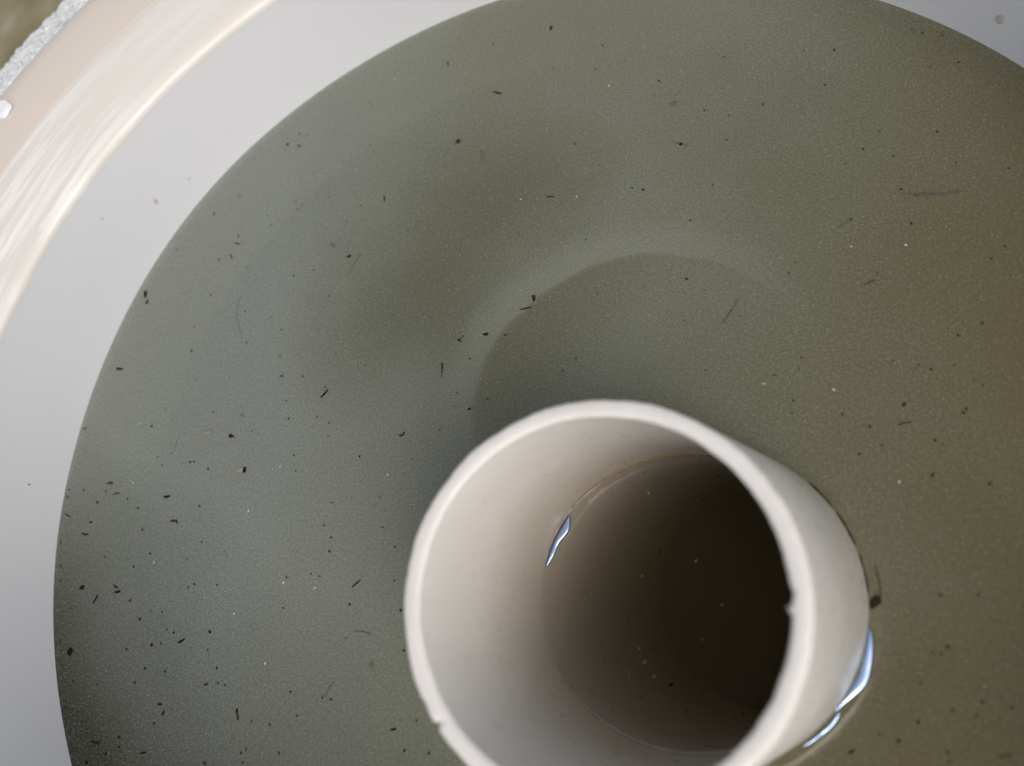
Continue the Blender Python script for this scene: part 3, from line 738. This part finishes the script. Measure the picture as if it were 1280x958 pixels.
for q in range(7):
    b = link("grain", blob_mesh("grain", q + 0.4), M_DARK, o); b.location = (rnd.uniform(-1.2, 1.2) / 1000, rnd.uniform(-1.5, 1.5) / 1000, 0)
    s_ = rnd.uniform(0.5, 1.1) / 1000; b.scale = (s_, s_ * 0.8, s_ * 0.6)
crumb("crumb", *P_[23], M_DARK, "flat dark brown crumb right of the loose clump, inside the pale arc", "crumb", 0, (2.6, 1.3, 0.8), 12)
nd = tube_mesh("needle", [Vector((-8.6 + 16.6 * q / 9, 0.25 * math.sin(q), 0)) / 1000 for q in range(10)], [0.00018, 0.00045, 0.0005, 0.00045, 0.0004, 0.00035, 0.0003, 0.00026, 0.0002, 0.00012], 6, 0.7)
o = link("needle", nd, M_HAIR, label="long thin brown needle afloat at the upper right of the water", category="needle")
o.location = (P_[24][0] / 1000, P_[24][1] / 1000, ZF); o.rotation_euler = (0, 0, -0.08)

# ---- scraps at the pipe's water line
def along_waterline(name, phi0, phi1, mat, label, cat, w, r=RO + 0.0005, z=0.0034, n=8):
    pts = [waterline(phi0 + (phi1 - phi0) * q / (n - 1), r, z) for q in range(n)]
    rad = [w * rnd.uniform(0.6, 1.2) for _ in range(n)]; rad[0] *= 0.4; rad[-1] *= 0.4
    c = sum(pts, Vector()) / n
    o = link(name, tube_mesh(name, [p - c for p in pts], rad, 6), mat, label=label, category=cat); o.location = c
    return o
along_waterline("fibre", 0.72, 0.52, M_RUST, "brown fibre clinging to the pipe's right side at the water line, topmost", "fibre", 0.00032)
along_waterline("fibre", 0.49, 0.27, M_RUST, "brown fibre clinging to the pipe's right side at the water line, middle one", "fibre", 0.00038)
along_waterline("fibre", 0.22, -0.02, M_DARK, "thin dark fibre at the pipe's water line just above the dark chip", "fibre", 0.00022)
along_waterline("fibre", 0.16, -0.05, M_HAIR, "thin dark fibre on the water beside the pipe, outermost, ending at the dark chip", "fibre", 0.00022, RO + 0.0038, 0.0010)
ph = -0.06
c = waterline(ph, RO + 0.0022, 0.0026)
o = link("chip", flake_mesh("chip", [(-1.9, -2.3), (-1.6, 0.6), (1.7, 2.5), (1.8, -0.3)], 0.5), M_DARK, label="dark red-brown chip stuck where the pipe's right side meets the water", category="chip")
o.location = c; o.rotation_euler = (0, 0.25, 0)

# ---- blue mirror slivers added as sky glints at the pipe's water line
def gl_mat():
    t = NT("sky_glint")
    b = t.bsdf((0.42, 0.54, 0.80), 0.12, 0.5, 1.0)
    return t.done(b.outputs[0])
M_GLINT = gl_mat()
def glint_strip(name, phi0, phi1, r, side, zoff, wmax, label, seed):
    vs, fs = [], []
    n = 26
    for q in range(n):
        s = q / (n - 1); ph = phi0 + (phi1 - phi0) * s
        w = wmax * (math.sin(math.pi * min(1, s * 1.02)) ** 0.8) * (0.75 + 0.5 * noise.noise((s * 2.6, seed, 0))) * (1.15 - 0.5 * s) + 0.0001
        z1 = zoff + 0.0004 * noise.noise((s * 3, seed, 3))
        a = waterline(ph, r, z1); d = (a - PB); d.z = 0; d.normalize()
        for k in range(5):
            u = k / 4
            vs.append(a + d * side * (w * u) + Vector((0, 0, 0.0003 * (1 - u) + 0.00025 * math.sin(math.pi * u))))
    for q in range(n - 1):
        for k in range(4):
            fs.append((q * 5 + k, q * 5 + k + 1, (q + 1) * 5 + k + 1, (q + 1) * 5 + k))
    c = sum(vs, Vector()) / len(vs)
    o = link(name, mesh(name, [v - c for v in vs], fs), M_GLINT, label=label, category="water film"); o.location = c  # mirror sliver added as a sky glint
    sm = o.modifiers.new("thickness", 'SOLIDIFY'); sm.thickness = 0.00015
    return o
glint_strip("sky_glint", 2.50, 2.92, RI - 0.0010, -1, 0.0024, 0.0036, "added bright blue mirror sliver for the sky glint at the water line inside the pipe", 1.0)
glint_strip("sky_glint", -0.20, -0.72, RO + 0.0002, 1, 0.0024, 0.0045, "large added blue mirror sliver for the sky glint outside the pipe's lower right side", 2.0)
glint_strip("sky_glint", -0.70, -0.98, RO + 0.0012, 1, 0.0018, 0.0016, "narrow added tail of the sky glint below the large blue sliver outside the pipe", 3.0)

# scum line left at the top of the meniscus inside the pipe
M_SCUM = simple("orange_scum", (0.27, 0.18, 0.09), scale=500)
pts = [waterline(2.45 - 1.15 * q / 29, RI - 0.0002, 0.0030 + 0.0012 * noise.noise((q * 0.16, 3.0, 0)) + 0.0004 * noise.noise((q * 0.6, 5.0, 0))) for q in range(30)]
c = sum(pts, Vector()) / 30
o = link("scum_or_glint_line", tube_mesh("scum_or_glint_line", [p - c for p in pts], [0.00022 + 0.00034 * math.sin(math.pi * q / 29) for q in range(30)], 6), M_SCUM,
         label="wavy thin orange scum line along the water's upper edge inside the pipe", category="scum line"); o.location = c

M_GLINTLINE = simple("glint_line_grey", (0.30, 0.28, 0.235), 0.2, scale=400)  # grey tube added as the sky's reflection on the lower meniscus
pts = [waterline(-2.65 + 1.75 * q / 35, RI - 0.0004, 0.0028 + 0.0005 * noise.noise((q * 0.2, 13.0, 0))) for q in range(36)]
c = sum(pts, Vector()) / 36
o = link("scum_or_glint_line", tube_mesh("scum_or_glint_line", [p - c for p in pts], [0.00015 + 0.0008 * math.sin(math.pi * q / 35) for q in range(36)], 6), M_GLINTLINE,
         label="soft pale grey line added for the sky reflection along the water's lower edge inside the pipe", category="scum line"); o.location = c

# ---- pale flecks
WHITE = [(-145.6,270.1),(-267.2,101.2),(-188.8,75.4),(-186.6,-4.3),(-181.8,26.7),(-163.4,220.5),(-203.5,14.9),(-202.1,57),(-167.2,24.3),(-247.1,36.7),(-137.7,68.6),(-265.2,72.9),(-80.5,188.9),(-55.4,185.4),(12.3,93.2),(51.9,54.2),(35.7,88.6),(49.1,144.3),(-39.1,240.1),(67.4,142)]
wm_ = [blob_mesh("pale_fleck", 20 + s) for s in range(4)]
M_DIM = simple("fleck_dim", (0.20, 0.19, 0.15))
wp_ = [blob_mesh("pale_fleck", 30 + s) for s in range(4)]
for me in wp_: me.materials.append(M_DIM)
for me in wm_: me.materials.append(M_PALE)
for x, y in WHITE:
    o = bpy.data.objects.new("pale_fleck", wm_[rnd.randrange(4)]); COL.objects.link(o)
    s_ = rnd.uniform(0.7, 1.1) / 1000
    o.location = (x / 1000, y / 1000, ZF); o.rotation_euler = (0, 0, rnd.uniform(0, 6)); o.scale = (s_ * 1.2, s_ * 0.8, s_ * 0.5)
    o["label"] = "bright whitish fleck afloat on the murky water outside the pipe"; o["category"] = "pale fleck"; o["group"] = "whitish flecks on the basin water"
INP = [(-36.2,25.6),(-17,30.3),(-32.2,55.2),(5.9,45.2),(-9.3,15.1),(-16.9,3.9),(-36.9,-3.3),(-42.4,-7),(-38.5,1.1),(-28.4,-10.4),(-9.1,-8),(-34.1,-8),(-1.1,-9.8)]
for k, (x, y) in enumerate(INP):
    if k == 9:
        o = crumb("crumb", x, y, M_BLACK, "small black crumb afloat on the dark water inside the pipe", "crumb", 0.3, (1.7, 1.2, 0.8), 15)
        continue
    o = bpy.data.objects.new("pale_fleck", wp_[rnd.randrange(4)]); COL.objects.link(o)
    s_ = rnd.uniform(0.5, 0.9) / 1000
    o.location = (x / 1000, y / 1000, ZI + ZF); o.rotation_euler = (0, 0, rnd.uniform(0, 6)); o.scale = (s_ * 1.4, s_ * 0.7, s_ * 0.4)
    o["label"] = "pale fleck afloat on the dark water inside the pipe"; o["category"] = "pale fleck"; o["group"] = "pale flecks inside the pipe"

# ---- uncountable fine dust afloat: fibres, grains
def inside(x, y, mar=0.003):
    if math.hypot(x - BC.x, y - BC.y) > RB - mar: return False
    d = Vector((x, y, 0)) - PB; d -= AX * d.dot(AX)
    return d.length > RO + 0.002
def dust(name, n, mat, lmin, lmax, wmin, wmax, seed, left=False):
    rr = random.Random(seed); vs, fs = [], []
    while n:
        x = rr.uniform(-0.31, 0.11); y = rr.uniform(-0.05, 0.31)
        if not inside(x, y): continue
        if left and rr.random() > 0.22 + 0.78 * max(0, min(1, (-0.12 - x) * 7)): continue
        n -= 1
        a = rr.uniform(0, math.pi); l = rr.uniform(lmin, lmax) ; l *= rr.random() ** 0.7; l = max(l, lmin); w = rr.uniform(wmin, wmax)
        ca, sa = math.cos(a), math.sin(a); bend = rr.uniform(-0.25, 0.25) * l
        k = len(vs); z = ZF * rr.uniform(0.3, 1.0)
        for (u, v, h) in ((-l / 2, 0, 0), (0, bend - w / 2, 0), (l / 2, 0, 0), (0, bend + w / 2, 0), (0, bend, w * 0.4)):
            vs.append((x + u * ca - v * sa, y + u * sa + v * ca, z + h))
        fs += [(k, k + 1, k + 4), (k + 1, k + 2, k + 4), (k + 2, k + 3, k + 4), (k + 3, k, k + 4)]
    return link(name, mesh(name, vs, fs, False), mat, kind="stuff")
dust("floating_fibre_dust", 12000, M_FIBRE, 0.0005, 0.0022, 0.00010, 0.00024, 3)
dust("floating_pale_dust", 420, M_PALE, 0.0003, 0.0008, 0.0002, 0.0004, 4)
dust("floating_dark_dust", 5200, M_GRIT, 0.0003, 0.0010, 0.00014, 0.00034, 5, True)

# ---- marks on the basin
def on_wall(name, px, py, z, label, size, mat, cat):
    d = (Vector((px, py, 0)) - Vector((BC.x, BC.y, 0))).normalized()
    r = 0.2330 + 0.0022 * z / 0.046 
    o = link(name, blob_mesh(name, px), mat, label=label, category=cat)
    o.location = Vector((BC.x, BC.y, 0)) + d * (r - 0.0001) + Vector((0, 0, z))
    o.rotation_euler = (0, R_(90), math.atan2(d.y, d.x))
    o.scale = (size * 1.6, size, size * 0.25)
on_wall("mud_spot", -0.26047, 0.20827, 0.02042, "faint pinkish mud spot on the white wall at the upper left", 0.0019, M_SMUDGE, "mud spot")
on_wall("mud_spot", 0.10934, 0.22187, 0.01508, "faint orange mud spot on the white wall in the top right corner", 0.0026, M_SMUDGE, "mud spot")
on_wall("mud_spot", -0.30398, 0.07062, 0.01935, "small dark dot on the white wall at the far left edge", 0.0009, M_BROWN, "mud spot")
on_wall("mud_spot", -0.2728, 0.19061, 0.03748, "tiny grey dot on the white wall left of the pinkish mud spot", 0.0008, M_SMUDGE, "mud spot")
on_wall("mud_spot", -0.24877, 0.22287, 0.01417, "tiny grey dot on the white wall right of the pinkish mud spot, near the water", 0.0008, M_SMUDGE, "mud spot")
on_wall("mud_spot", -0.28108, -0.0275, 0.00863, "faint upright smear on the white wall at the bottom left", 0.0013, M_SMUDGE, "mud spot")
on_wall("mud_spot", -0.29719, 0.13246, 0.0427, "tiny grey dot on the white wall just under the lip at the left edge", 0.0007, M_SMUDGE, "mud spot")
wd = NT("white_highlight_droplet")
M_DROP = wd.done(wd.bsdf((0.86, 0.86, 0.86), 0.18, 0.6).outputs[0])  # the droplet's highlight painted as a white body colour
o = link("water_drop", blob_mesh("water_drop", 2.2, 0.4), M_DROP, label="droplet with its highlight painted white, lying on the beige flange at the left edge", category="water drop")
o.data.polygons.foreach_set("use_smooth", [True] * len(o.data.polygons)); o.data.update()
sm = o.modifiers.new('round', 'SUBSURF'); sm.levels = 1; sm.render_levels = 2
o.location = (-0.3163, 0.2416, 0.0645); o.scale = (0.0095, 0.012, 0.006); o.rotation_euler = (0, 0, 0.4)
